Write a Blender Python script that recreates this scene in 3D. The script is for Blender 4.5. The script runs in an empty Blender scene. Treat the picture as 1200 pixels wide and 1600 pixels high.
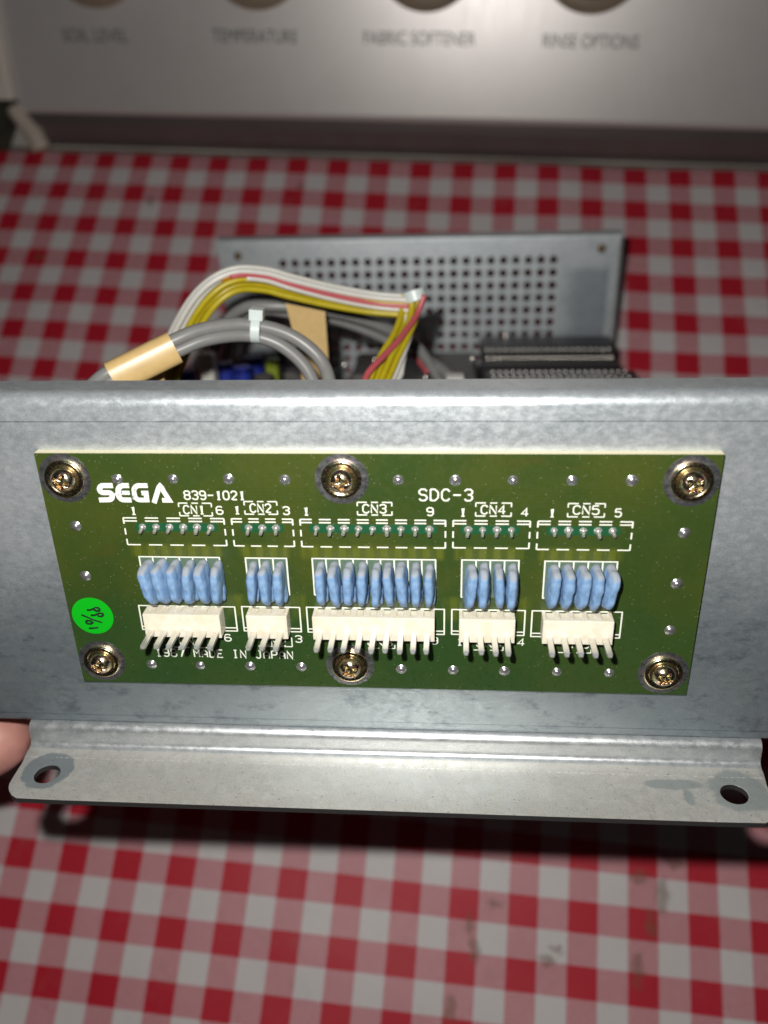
import bpy, bmesh, math, random
from mathutils import Vector, Matrix, noise
from mathutils.geometry import tessellate_polygon
random.seed(7)
PI = math.pi
MM = 0.001
scene = bpy.context.scene
COL = scene.collection

# ------------------------------------------------------------ measured poses (millimetres, lens at the origin, x right, y down, z forward)
F = 1300.0
RC = Matrix(((0.99730316, 0.02490549, 0.06903718), (0.00717157, 0.90308915, -0.42939324), (-0.07304098, 0.42873034, 0.90047505)))
TC = Vector((-61.89998439, -10.42138807, 147.0604778))
RG = Matrix(((0.99287475, -0.09886957, 0.06651718), (0.06959081, 0.93421854, 0.34984687), (-0.0967308, -0.34272514, 0.93442242)))
GO = Vector((-8.98255133, -8.87219783, 20.79524254)) * 19.05
ng = RG.col[2].normalized()
DIST = ng.dot(GO)
gx = RG.col[0].normalized()
W = Matrix((gx, (-ng).cross(gx), -ng))           # table frame: x along the cloth's checks, y away, z up
CAMH = Vector((0, 0, DIST))
def toW(p): return (W @ Vector(p) + CAMH) * MM
def ray(u, v): return Vector(((u - 600) / F, (v - 800) / F, 1.0))
# chassis frame: X along the front wall, Y down it, Z into the chassis -> local (X, Z, -Y)
def onplate(u, v, Z=0.0):
    n = RC.col[2]; d = ray(u, v); p = d * ((n.dot(TC) + Z) / n.dot(d)); q = RC.transposed() @ (p - TC)
    return q
def onY(u, v, Y):
    n = RC.col[1]; d = ray(u, v); p = d * ((n.dot(TC) + Y) / n.dot(d)); return RC.transposed() @ (p - TC)
def loc(X, Y, Z): return Vector((X, Z, -Y)) * MM
def PL(u, v, Z=0.0):
    q = onplate(u, v, Z); return loc(q[0], q[1], q[2])
def BXY(u, v):
    q = onplate(u, v, 0.0); return (q[0], q[1])
def ontable(u, v, z=0.0):                         # point of the horizontal plane z (mm) seen at (u, v), table frame in mm
    d = W @ ray(u, v); return CAMH + d * ((z - DIST) / d.z)
CH = Matrix.Identity(4)
cx_, cy_, cz_ = W @ RC.col[0], W @ RC.col[2], -(W @ RC.col[1])
for i in range(3):
    CH[i][0], CH[i][1], CH[i][2] = cx_[i], cy_[i], cz_[i]
CH.translation = toW(TC)

# ------------------------------------------------------------ camera
cam = bpy.data.cameras.new("camera"); cam_o = bpy.data.objects.new("camera", cam); COL.objects.link(cam_o)
ax, ay, az = W @ Vector((1, 0, 0)), W @ Vector((0, -1, 0)), W @ Vector((0, 0, -1))
m = Matrix.Identity(4)
for i in range(3):
    m[i][0], m[i][1], m[i][2] = ax[i], ay[i], az[i]
m.translation = toW((0, 0, 0)); cam_o.matrix_world = m
cam.sensor_fit = 'VERTICAL'; cam.sensor_height = 24; cam.lens = 24 * F / 1600
cam.clip_start = 0.01; cam.clip_end = 20
cam.dof.use_dof = True; cam.dof.focus_distance = 0.159; cam.dof.aperture_fstop = 19.5 / 2.8
scene.camera = cam_o
# ------------------------------------------------------------ dim room light and the phone's lit flash
world = bpy.data.worlds.new("World"); scene.world = world; world.use_nodes = True
bg = world.node_tree.nodes['Background']; bg.inputs[0].default_value = (0.98, 0.93, 0.90, 1); bg.inputs[1].default_value = 0.007
fl = bpy.data.lights.new("phone_flash", 'POINT'); fl.energy = 1.75; fl.shadow_soft_size = 0.0028; fl.color = (1.0, 0.97, 0.93)
fo = bpy.data.objects.new("phone_flash", fl); COL.objects.link(fo); fo.location = toW((-13.5, -17.0, 0.0))
scene.view_settings.view_transform = 'Standard'; scene.view_settings.look = 'None'
scene.view_settings.exposure = 0.0; scene.view_settings.gamma = 1.0

# ------------------------------------------------------------ object helpers
def tag(o, label=None, cat=None, group=None, kind=None):
    if label: o['label'] = label
    if cat: o['category'] = cat
    if group: o['group'] = group
    if kind: o['kind'] = kind
    return o
def empty(name, mat4, label, cat, group=None):
    o = bpy.data.objects.new(name, None); COL.objects.link(o); o.matrix_world = mat4; o.empty_display_size = 0.01
    return tag(o, label, cat, group)
def link(name, me, parent=None, at=None):
    o = bpy.data.objects.new(name, me); COL.objects.link(o)
    if parent: o.parent = parent
    if at is not None: o.location = at
    return o
def mesh(name, verts, faces, mats, smooth=False, parent=None, at=None, mi=None, sharp=None):
    me = bpy.data.meshes.new(name); me.from_pydata([tuple(v) for v in verts], [], faces)
    for mt in (mats if isinstance(mats, (list, tuple)) else [mats]): me.materials.append(mt)
    if mi:
        for p, k in zip(me.polygons, mi): p.material_index = k
    bm = bmesh.new(); bm.from_mesh(me); bmesh.ops.recalc_face_normals(bm, faces=bm.faces); bm.to_mesh(me); bm.free()
    if smooth:
        me.polygons.foreach_set('use_smooth', [True] * len(me.polygons))
        if sharp: me.set_sharp_from_angle(angle=math.radians(sharp))
    return link(name, me, parent, at)
class MB:                                          # collects shapes in chassis mm (X, Y, Z) or plain mm
    def __init__(s, f=None): s.v = []; s.f = []; s.mi = []; s.fn = f or (lambda p: Vector(p) * MM)
    def add(s, vs, fs, mi=0):
        k = len(s.v); s.v += [s.fn(p) for p in vs]; s.f += [[i + k for i in q] for q in fs]; s.mi += [mi] * len(fs)
    def box(s, a, b, mi=0):
        x0, y0, z0 = a; x1, y1, z1 = b
        s.add([(x0,y0,z0),(x1,y0,z0),(x1,y1,z0),(x0,y1,z0),(x0,y0,z1),(x1,y0,z1),(x1,y1,z1),(x0,y1,z1)],
              [(0,3,2,1),(4,5,6,7),(0,1,5,4),(1,2,6,5),(2,3,7,6),(3,0,4,7)], mi)
    def tube(s, pts, r, n=8, flat=None, mi=0, cap=True):
        pts = [Vector(p) for p in pts]; vs = []; fs = []
        rr = r if isinstance(r, (list, tuple)) else [r] * len(pts)
        up = None
        for i, p in enumerate(pts):
            d = (pts[min(i+1, len(pts)-1)] - pts[max(i-1, 0)]).normalized()
            if flat is not None: sd = d.cross(Vector(flat)).normalized(); u2 = Vector(flat)
            else:
                if up is None: up = Vector((0,0,1)) if abs(d.z) < .9 else Vector((1,0,0))
                sd = d.cross(up).normalized(); u2 = sd.cross(d); up = u2
            k = 1.0
            if flat is not None and 0 < i < len(pts)-1:
                a = (pts[i]-pts[i-1]).normalized(); k = 1 / max(.5, abs(a.dot(d)))
            for j in range(n):
                t = 2*PI*j/n
                vs.append(p + sd*math.cos(t)*rr[i]*k + u2*math.sin(t)*(rr[i] if flat is None else 0.022))
        for i in range(len(pts)-1):
            for j in range(n): fs.append((i*n+j, i*n+(j+1)%n, (i+1)*n+(j+1)%n, (i+1)*n+j))
        if cap: fs += [tuple(range(n))[::-1], tuple((len(pts)-1)*n+j for j in range(n))]
        s.add(vs, fs, mi)
    def poly(s, outer, holes, z0, z1, fn=lambda x, y, z: (x, y, z), mi=0, mside=None):
        if mside is None: mside = mi
        loops = [outer] + list(holes)
        flat = [p for l in loops for p in l]
        tris = tessellate_polygon([[Vector((p[0], p[1], 0)) for p in l] for l in loops]); N = len(flat)
        vs = [fn(p[0], p[1], z0) for p in flat] + [fn(p[0], p[1], z1) for p in flat]
        s.add(vs, [tuple(t) for t in tris] + [tuple(i + N for i in t)[::-1] for t in tris], mi)
        k = len(s.v) - 2*N; off = 0; fs = []
        for l in loops:
            n = len(l)
            for j in range(n): fs.append([k+off+j, k+off+(j+1)%n, k+off+(j+1)%n+N, k+off+j+N])
            off += n
        s.f += fs; s.mi += [mside]*len(fs)
    def build(s, name, mats, parent=None, smooth=False, at=None, sharp=None):
        return mesh(name, s.v, s.f, mats, smooth, parent, at, s.mi, sharp)
C = lambda p: Vector((p[0], p[2], -p[1])) * MM    # chassis (X, Y, Z) mm -> local metres
def circ(x, y, r, n=24): return [(x + r*math.cos(2*PI*i/n), y + r*math.sin(2*PI*i/n)) for i in range(n)]
def arc(x, y, r, a0, a1, n=6): return [(x + r*math.cos(math.radians(a0+(a1-a0)*i/n)), y + r*math.sin(math.radians(a0+(a1-a0)*i/n))) for i in range(n+1)]
def lathe(prof, n=24):                             # prof: (radius, out) ; axis = -Z of the chassis
    vs = []; fs = []
    for r, h in prof: vs += [(r*math.cos(2*PI*j/n), r*math.sin(2*PI*j/n), -h) for j in range(n)]
    for i in range(len(prof)-1):
        for j in range(n): fs.append((i*n+j, i*n+(j+1)%n, (i+1)*n+(j+1)%n, (i+1)*n+j))
    fs.append(tuple((len(prof)-1)*n+j for j in range(n)))
    return vs, fs
def sweep_profile(mb, prof, x0, x1, th, nx=1, flare=None):  # open sheet profile [(Y,Z)...] given thickness, extruded in X
    P2 = [Vector(p) for p in prof]; off = []
    for i, p in enumerate(P2):
        d = (P2[min(i+1, len(P2)-1)] - P2[max(i-1, 0)]).normalized(); off.append(p + Vector((-d.y, d.x)) * th)
    ring = [(p.x, p.y) for p in P2] + [(p.x, p.y) for p in off[::-1]]; n = len(ring); vs = []; fs = []
    for k in range(nx+1):
        x = x0 + (x1-x0)*k/nx
        vs += [(x, a, b) for a, b in ring]
    for k in range(nx):
        for j in range(n): fs.append((k*n+j, k*n+(j+1)%n, (k+1)*n+(j+1)%n, (k+1)*n+j))
    m_ = len(P2)
    for k, base in ((0, 0), (1, nx*n)):
        for j in range(m_-1): fs.append((base+j, base+j+1, base+n-2-j, base+n-1-j))
    mb.add(vs, fs)

# ------------------------------------------------------------ material helpers
class NM:
    def __init__(s, name, **kw):
        s.m = bpy.data.materials.new(name); s.m.use_nodes = True; s.t = s.m.node_tree; s.b = s.t.nodes['Principled BSDF']
        for k, v in kw.items(): s.set(k, v)
        s._co = None
    def set(s, k, v):
        k = {'color': 'Base Color', 'rough': 'Roughness', 'metal': 'Metallic', 'ior': 'IOR', 'coat': 'Coat Weight', 'coatr': 'Coat Roughness', 'spec': 'Specular IOR Level',
             'sss': 'Subsurface Weight', 'sssr': 'Subsurface Radius', 'ssss': 'Subsurface Scale', 'trans': 'Transmission Weight', 'sheen': 'Sheen Weight', 'normal': 'Normal'}.get(k, k)
        if hasattr(v, 'is_output') or isinstance(v, bpy.types.NodeSocket): s.t.links.new(v, s.b.inputs[k])
        elif k == 'Base Color': s.b.inputs[k].default_value = (*v, 1)
        else: s.b.inputs[k].default_value = v
    def n(s, typ, **kw):
        nd = s.t.nodes.new(typ)
        for k, v in kw.items(): setattr(nd, k, v)
        return nd
    def lk(s, a, b):
        if isinstance(a, bpy.types.NodeSocket): s.t.links.new(a, b)
        else: b.default_value = a
    def co(s):
        if s._co is None:
            tc = s.n('ShaderNodeTexCoord'); mp = s.n('ShaderNodeVectorMath', operation='SCALE'); s.lk(tc.outputs['Object'], mp.inputs[0]); mp.inputs['Scale'].default_value = 1000.0
            s._co = mp.outputs[0]
        return s._co
    def xyz(s):
        if not hasattr(s, '_x'):
            q = s.n('ShaderNodeSeparateXYZ'); s.lk(s.co(), q.inputs[0]); s._x = q.outputs
        return s._x
    def noise(s, scale, detail=4, rough=.5, vec=None, stretch=None, out='Fac', dist=0):
        v = vec or s.co()
        if stretch:
            mp = s.n('ShaderNodeMapping'); mp.inputs['Scale'].default_value = stretch; s.lk(v, mp.inputs[0]); v = mp.outputs[0]
        nd = s.n('ShaderNodeTexNoise'); s.lk(v, nd.inputs['Vector']); nd.inputs['Scale'].default_value = scale; nd.inputs['Detail'].default_value = detail
        nd.inputs['Roughness'].default_value = rough; nd.inputs['Distortion'].default_value = dist
        return nd.outputs[out]
    def math(s, op, a, b=0.0, c=None, clamp=False):
        nd = s.n('ShaderNodeMath', operation=op); nd.use_clamp = clamp; s.lk(a, nd.inputs[0]); s.lk(b, nd.inputs[1])
        if c is not None: s.lk(c, nd.inputs[2])
        return nd.outputs[0]
    def ramp(s, v, a, b, lo=0., hi=1., smooth=True):
        nd = s.n('ShaderNodeMapRange', interpolation_type='SMOOTHSTEP' if smooth else 'LINEAR'); s.lk(v, nd.inputs[0])
        for i, q in zip((1, 2, 3, 4), (a, b, lo, hi)): nd.inputs[i].default_value = q
        return nd.outputs[0]
    def mix(s, f, a, b, mode='MIX'):
        nd = s.n('ShaderNodeMix', data_type='RGBA', blend_type=mode); s.lk(f, nd.inputs[0])
        for q, k in ((a, 6), (b, 7)): s.lk(q if isinstance(q, bpy.types.NodeSocket) else (*q, 1), nd.inputs[k])
        return nd.outputs[2]
    def bump(s, h, strength=.3, dist=.0001):
        nd = s.n('ShaderNodeBump'); s.lk(h, nd.inputs['Height']); nd.inputs['Strength'].default_value = strength; nd.inputs['Distance'].default_value = dist; s.lk(nd.outputs[0], s.b.inputs['Normal'])
    def boxmask(s, x0, x1, z0, z1, soft=.3, ax=(0, 2)):
        X = s.xyz(); a = s.ramp(X[ax[0]], x0-soft, x0+soft); b = s.ramp(X[ax[0]], x1+soft, x1-soft); c = s.ramp(X[ax[1]], z0-soft, z0+soft); d = s.ramp(X[ax[1]], z1+soft, z1-soft)
        for sck, lo, hi in (): pass
        return s.math('MULTIPLY', s.math('MULTIPLY', a, b), s.math('MULTIPLY', c, d))
    def disc(s, x, y, r0, r1, ax=(0, 1), dist=None, sx=1., sy=1.):
        X = s.xyz(); dx = s.math('MULTIPLY', s.math('SUBTRACT', X[ax[0]], x), sx); dy = s.math('MULTIPLY', s.math('SUBTRACT', X[ax[1]], y), sy)
        d = s.math('SQRT', s.math('ADD', s.math('MULTIPLY', dx, dx), s.math('MULTIPLY', dy, dy)))
        if dist is not None: d = s.math('ADD', d, dist)
        return s.ramp(d, r1, r0)

def M(name, color, rough=.5, metal=0., nz=.12, sc=1.2, **kw):
    a = NM(name, rough=rough, metal=metal, **kw); f = a.noise(sc, 4)
    a.set('color', a.mix(f, tuple(c*(1-nz) for c in color), tuple(min(1, c*(1+nz)) for c in color))); return a.m

def zinc(name, ca, cb, rough=.42, metal=.55, streak=True, extra=None):
    a = NM(name, metal=metal)
    big = a.noise(.05, 4, .6, stretch=(.8, 1, 1.5)); mid = a.noise(.7, 6, .72, stretch=(.8, 1, 1.2)); fine = a.noise(3.2, 3, .7)
    f = a.math('ADD', a.math('MULTIPLY', big, .5), a.math('MULTIPLY', mid, .5)); f = a.ramp(f, .34, .66)
    c = a.mix(f, ca, cb)
    vo = a.n('ShaderNodeTexVoronoi'); a.lk(a.co(), vo.inputs['Vector']); vo.inputs['Scale'].default_value = .55; vo.inputs['Randomness'].default_value = 1
    vq = a.n('ShaderNodeSeparateColor'); a.lk(vo.outputs['Color'], vq.inputs[0]); c = a.mix(a.math('MULTIPLY', vq.outputs[0], .16), c, (.80, .84, .86)); c = a.mix(a.math('MULTIPLY', vq.outputs[1], .14), c, (.16, .19, .22))
    grit = a.noise(5.5, 2, .8); c = a.mix(a.ramp(grit, .42, .66), c, a.mix(.35, c, (.9, .93, .95))); c = a.mix(a.ramp(grit, .44, .30), c, a.mix(.35, c, (.10, .11, .12)))
    c = a.mix(a.ramp(fine, .3, .7), c, a.mix(.3, c, (.62, .64, .64)))
    wf = a.ramp(a.noise(1.3, 6, .75, stretch=(.7, 1, 1.4)), .58, .74); c = a.mix(a.math('MULTIPLY', wf, .45), c, (.10, .12, .13))
    sp = a.ramp(a.noise(2.3, 2, .5), .70, .76); c = a.mix(a.math('MULTIPLY', sp, .35), c, (.75, .76, .75))
    if extra: c = extra(a, c)
    a.set('color', c); a.set('rough', a.ramp(mid, .3, .7, rough-.07, rough+.09))
    a.bump(a.math('ADD', a.math('MULTIPLY', fine, .6), grit), .35, .00008)
    return a.m
def wall_extra(a, c):
    X = a.xyz()
    for z, w in ((5.26, .07), (-59.2, .06)):       # scribed bend lines
        d = a.math('ABSOLUTE', a.math('SUBTRACT', X[2], z)); br = a.ramp(a.noise(.12, 2, stretch=(1, 0, 0)), .3, .5, .25, .8)
        c = a.mix(a.math('MULTIPLY', a.ramp(d, w*1.6, w*.6), br), c, (.06, .07, .09))
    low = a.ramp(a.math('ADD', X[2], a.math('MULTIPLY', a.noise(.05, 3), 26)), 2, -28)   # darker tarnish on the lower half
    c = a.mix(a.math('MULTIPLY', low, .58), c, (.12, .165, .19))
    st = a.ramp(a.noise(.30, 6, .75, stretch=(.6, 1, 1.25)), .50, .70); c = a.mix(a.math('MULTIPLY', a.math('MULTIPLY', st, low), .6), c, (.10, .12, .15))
    return c
HX, HZ = 7.9, 7.7
def flange_extra(a, c):
    ds = a.math('MULTIPLY', a.math('SUBTRACT', a.noise(.5, 4), .5), 1.6)
    m1 = a.disc(-8.1, -7.0, 4.9, 5.35, dist=ds); c = a.mix(a.math('MULTIPLY', m1, .85), c, (.24, .28, .30))
    ds2 = a.math('MULTIPLY', a.math('SUBTRACT', a.noise(.35, 4), .5), 4.)
    m2 = a.disc(129.3, -7.0, 4.9, 6.2, dist=ds2); m3 = a.disc(117, -5.6, 4.5, 6.6, sy=4.2, dist=ds2); m4 = a.disc(119.5, -8.6, 1.4, 2.6, sx=2., dist=ds2)
    mm = a.math('MAXIMUM', m2, a.math('MAXIMUM', m3, m4)); c = a.mix(a.math('MULTIPLY', mm, .6), c, (.25, .31, .32))
    d = a.math('ABSOLUTE', a.math('ADD', a.xyz()[1], 3.2)); c = a.mix(a.math('MULTIPLY', a.ramp(d, .14, .03), a.ramp(a.noise(1.2, 4), .45, .6)), c, (.85, .84, .78))
    pit = a.ramp(a.noise(1.6, 2, .4), .70, .74); c = a.mix(a.math('MULTIPLY', pit, .6), c, (.12, .11, .10))
    return c
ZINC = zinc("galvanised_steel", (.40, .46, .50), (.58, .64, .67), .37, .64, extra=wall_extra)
ZFL = zinc("zinc_flange", (.46, .43, .365), (.60, .565, .49), .35, .55, extra=flange_extra)
ZFOLD = zinc("zinc_fold", (.44, .47, .49), (.60, .63, .64), .36, .75)
CUT = M("cut_edge", (.045, .045, .045), .5, .4, .4, 2)  # near-black so the shade on the edge sits in its colour
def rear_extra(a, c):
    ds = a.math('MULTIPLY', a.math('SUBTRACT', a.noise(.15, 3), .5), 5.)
    X = a.xyz(); k = a.math('MULTIPLY', a.math('MULTIPLY', a.ramp(a.math('ADD', X[0], ds), 111, 122), a.ramp(X[0], 131.6, 130.2)), a.ramp(a.math('ADD', X[2], ds), 3, -1))  # darker patch at the right: a reflection painted in, along with wear
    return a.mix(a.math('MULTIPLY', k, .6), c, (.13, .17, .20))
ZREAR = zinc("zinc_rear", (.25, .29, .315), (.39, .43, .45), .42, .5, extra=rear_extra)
SOLDER = M("solder", (.60, .60, .62), .27, .86, .15, 3)
SOLDER2 = M("tinned_lead", (.68, .67, .63), .36, .75, .15, 4)
PAD = zinc("bare_pad", (.40, .40, .44), (.66, .66, .72), .30, .96)
def iri():
    a = NM("yellow_zinc_screw", metal=1.0, rough=.3); f = a.noise(.7, 3, .5, out='Color')
    q = a.n('ShaderNodeSeparateColor'); a.lk(f, q.inputs[0]); c = a.mix(a.ramp(q.outputs[0], .40, .60), (.82, .64, .40), (.66, .65, .42)); c = a.mix(a.ramp(q.outputs[1], .52, .64), c, (.82, .54, .46)); c = a.mix(a.ramp(q.outputs[2], .56, .68), c, (.50, .58, .44))
    sc = a.ramp(a.noise(2.4, 5, .7), .5, .72); c = a.mix(a.math('MULTIPLY', sc, .45), c, (.30, .24, .17))
    a.set('color', c); a.set('rough', a.ramp(a.noise(2.6, 5, .7), .3, .7, .13, .30)); a.bump(a.noise(5., 3), .12, .0001); return a.m
SCREW = iri()
SILK = M("silkscreen_ink", (.80, .82, .72), .5, 0, .08, 3)
SILKW = M("silkscreen_logo_ink", (.86, .87, .84), .5, 0, .04, 3)
CREAM = NM("cream_nylon", color=(.80, .74, .60), rough=.34, sss=.25, ssss=.002, sssr=(1, .8, .5))
CREAM.set('color', CREAM.mix(CREAM.ramp(CREAM.noise(.5, 3), .3, .7), (.78, .70, .54), (.84, .79, .66))); CREAM = CREAM.m
FR4 = M("board_edge_laminate", (.72, .66, .46), .55, 0, .2, 2)
def pcbmat():
    a = NM("green_solder_mask", rough=.32, coat=.35, coatr=.2, spec=.5)
    c = a.mix(a.ramp(a.noise(.035, 3, .55), .38, .62), (.034, .062, .012), (.054, .074, .012))
    yel = None
    for x0, x1 in ((14.5, 31.5), (35, 44), (46.5, 72.5), (74.5, 86.5), (89.5, 104)):
        k = a.boxmask(x0, x1, -20.6, -18.0, .7); yel = k if yel is None else a.math('MAXIMUM', yel, k)
    for x0, x1 in ((31.6, 35.2), (44.2, 46.2), (72.5, 75.5), (86.5, 88.5), (45.5, 46.5)):
        k = a.boxmask(x0, x1, -33.5, -28.5, .8); yel = a.math('MAXIMUM', yel, k)
    stripe = a.ramp(a.math('SINE', a.math('MULTIPLY', a.xyz()[0], 2*PI/2.54)), -.6, .6, .45, 1.)
    c = a.mix(a.math('MULTIPLY', a.math('MULTIPLY', yel, stripe), .75), c, (.115, .135, .014))
    bl = a.ramp(a.noise(.16, 4, .6, stretch=(.4, 1, 1.5)), .60, .72); c = a.mix(a.math('MULTIPLY', bl, .35), c, (.075, .058, .012))
    low = a.ramp(a.xyz()[2], -24, -38); c = a.mix(a.math('MULTIPLY', low, .5), c, (.016, .062, .018))  # lower board painted darker, the flash falloff put into the colour
    trace = a.ramp(a.math('SINE', a.math('MULTIPLY', a.xyz()[2], 2*PI/.62)), .1, .9); tm = a.boxmask(8, 108, -9.5, -6.6, .1); c = a.mix(a.math('MULTIPLY', a.math('MULTIPLY', trace, tm), .16), c, (.02, .04, .008))
    vor = a.n('ShaderNodeTexVoronoi'); a.lk(a.co(), vor.inputs['Vector']); vor.inputs['Scale'].default_value = 1.25
    d = a.ramp(vor.outputs['Distance'], .16, .07); d = a.math('MULTIPLY', d, a.ramp(a.noise(.5, 2), .42, .58)); 
    vor2 = a.n('ShaderNodeTexVoronoi'); mp = a.n('ShaderNodeMapping'); mp.inputs['Scale'].default_value = (.5, 1, 2.2); mp.inputs['Rotation'].default_value = (0, .5, 0); a.lk(a.co(), mp.inputs[0]); a.lk(mp.outputs[0], vor2.inputs['Vector']); vor2.inputs['Scale'].default_value = .55
    d2 = a.math('MULTIPLY', a.ramp(vor2.outputs['Distance'], .05, .02), .8)
    dm = a.math('MAXIMUM', d, d2); c = a.mix(a.math('MULTIPLY', dm, .38), c, (.42, .43, .26)); a.set('color', c)
    a.set('rough', a.ramp(a.noise(.8, 5, .7), .35, .7, .26, .46)); a.bump(a.math('ADD', a.noise(2.5, 3), dm), .12, .00008); return a.m
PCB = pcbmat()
TEAL = M("thick_mask_teal", (.014, .085, .036), .28, 0, .3, 3)
GREENP = M("exposed_slot_green", (.10, .16, .11), .5, 0, .25, 2)
def capmat():
    a = NM("blue_dip_coating", rough=.42, spec=.4)
    c = a.mix(a.ramp(a.noise(.8, 3), .35, .65), (.17, .30, .50), (.24, .385, .59))
    g = a.n('ShaderNodeNewGeometry'); up = (CH.to_3x3() @ Vector((0, 0, 1))).normalized()
    dt = a.n('ShaderNodeVectorMath', operation='DOT_PRODUCT'); a.lk(g.outputs['Normal'], dt.inputs[0]); dt.inputs[1].default_value = up
    dust = a.ramp(a.math('ADD', dt.outputs['Value'], a.math('MULTIPLY', a.math('SUBTRACT', a.noise(5., 3, .7), .5), .8)), .22, .6)
    c = a.mix(a.math('MULTIPLY', dust, .8), c, (.31, .32, .33)); a.set('color', c); a.set('rough', a.ramp(dust, 0, 1, .36, .9)); a.bump(a.noise(3.5, 4, .6), .3, .00015); return a.m
CAP = capmat()
STICK = NM("green_sticker_paper", color=(.004, .46, .012), rough=.38).m
INK = M("marker_ink", (.006, .03, .012), .5)
BLACKP = M("black_plastic", (.012, .0115, .012), .45, 0, .3, .3)
GREYBOX = M("dark_component", (.085, .078, .072), .5, 0, .4, .25)
BOARD2 = M("dark_board", (.012, .022, .012), .4, 0, .4, .2)
PINM = M("bright_contact", (.95, .86, .78), .24, .8, .1, 2)
WIREY = M("yellow_wire", (.46, .37, .012), .38, 0, .18, .5)
WIREW = M("white_wire", (.62, .61, .56), .38, 0, .08, .5)
WIRER = M("red_wire", (.46, .085, .10), .38, 0, .1, .5)
WIREO = M("orange_wire", (.55, .22, .02), .38, 0, .1, .5)
CABLEG = M("grey_cable_jacket", (.215, .215, .208), .36, 0, .15, .4)
KRAFT = M("kraft_tape", (.60, .42, .18), .33, 0, .14, .5)
TIEM = M("cable_tie_nylon", (.62, .70, .68), .35, 0, .08, .5)
BLUEC = M("blue_capacitor_sleeve", (.02, .035, .30), .4, 0, .2, .5)
LIME = M("lime_component", (.22, .28, .02), .4, 0, .2, .5)
SKIN = NM("skin", rough=.5, sss=.25, ssss=.004, sssr=(1, .35, .2)); SKIN.set('color', SKIN.mix(SKIN.ramp(SKIN.noise(.15, 4), .3, .7), (.47, .225, .185), (.56, .285, .24))); SKIN.bump(SKIN.noise(1.6, 4, .6), .25, .0002); SKIN = SKIN.m
NAIL = M("fingernail", (.58, .36, .30), .3, 0, .05, .5)
def clothmat():
    a = NM("gingham_oilcloth", rough=.42, spec=.35); X = a.xyz(); P = 19.05
    g0 = (W @ GO + CAMH)                           # centre of one red check, mm
    wob = a.math('MULTIPLY', a.math('SUBTRACT', a.noise(.02, 2), .5), .5)
    lf = a.math('MAXIMUM', a.math('SUBTRACT', -70.0, X[0]), 0.0); far = a.ramp(X[1], 190., 280.)
    wobx = a.math('ADD', wob, a.math('MULTIPLY', far, a.math('SUBTRACT', 1.2, a.math('MULTIPLY', a.math('MULTIPLY', lf, lf), 2.6e-4))))
    def band(s, c0, per, wob):
        t = a.math('ADD', a.math('ADD', a.math('SUBTRACT', s, c0), wob), per*200.25); fr = a.math('FRACT', a.math('DIVIDE', t, per))
        # red where the distance to the band centre is under a quarter period
        d = a.math('ABSOLUTE', a.math('SUBTRACT', fr, .5)); return a.ramp(d, .262, .238)     # fr .5 = centre when shifted by .25+.25
    bx = band(X[0], g0[0] - P*.25, P, wobx); by = band(X[1], g0[1] - P*.986*.25, P*.986, wob)
    tw = a.ramp(a.math('SINE', a.math('MULTIPLY', a.math('ADD', X[0], a.math('MULTIPLY', X[1], .8)), 2*PI/1.05)), -.4, .4)
    tw = a.math('ADD', a.math('MULTIPLY', tw, .8), a.math('MULTIPLY', a.ramp(a.noise(2.5, 2), .35, .65), .2))
    wn = a.noise(.03, 4); wh = a.mix(wn, (.62, .585, .58), (.71, .675, .665)); rd = a.mix(wn, (.46, .005, .020), (.56, .009, .032))
    pk = a.mix(tw, (.40, .025, .06), (.78, .52, .54))
    s = a.math('ADD', bx, by); c = a.mix(a.ramp(s, .45, .55), wh, pk); c = a.mix(a.ramp(s, 1.45, 1.55), c, rd)
    weave = a.noise(3., 3, .6); c = a.mix(a.math('MULTIPLY', a.ramp(weave, .35, .65), .12), c, (.12, .10, .09))
    nz = a.math('MULTIPLY', a.math('SUBTRACT', a.noise(.32, 5, .65), .5), 11.)
    stains = None
    for u, v, r, sx, sy in STAINS:
        p = ontable(u, v); k = a.disc(p.x, p.y, r*.25, r, dist=nz, sx=sx, sy=sy); stains = k if stains is None else a.math('MAXIMUM', stains, k)
    c2 = a.mix(a.noise(.5, 4), (.17, .12, .065), (.17, .05, .03)); c = a.mix(a.math('MULTIPLY', stains, .55), c, c2)
    dirt = a.ramp(a.noise(.06, 5, .65), .55, .75); c = a.mix(a.math('MULTIPLY', dirt, .18), c, (.22, .18, .15))
    hem = a.ramp(X[1], 280.6, 281.8); c = a.mix(a.math('MULTIPLY', hem, .75), c, (.62, .58, .50))
    a.set('color', c); a.set('rough', a.ramp(weave, .3, .7, .42, .6)); a.bump(a.math('ADD', a.math('MULTIPLY', tw, .5), a.noise(.5, 3)), .2, .0003); return a.m
STAINS = [(733, 1440, 4.2, 2.2, .8), (741, 1480, 4.4, 1.6, .8), (772, 1412, 3.0, .8, 1.4), (858, 1500, 3.2, .8, 1.6), (872, 1488, 2.6, 1, 1.4), (1000, 1370, 4.6, .9, 1.5), (1035, 1400, 5.0, 1.6, .7), (1018, 1445, 4.4, 1.6, .7), (996, 1515, 5.0, 1.6, .7), (702, 1578, 4.6, 1.6, .8), (235, 312, 4.0, 1.3, 1.0), (60, 400, 4.5, 1.3, 1.3), (470, 290, 3.0, 1.2, 1.5), (1050, 1345, 3.5, 1, 1)]

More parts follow.
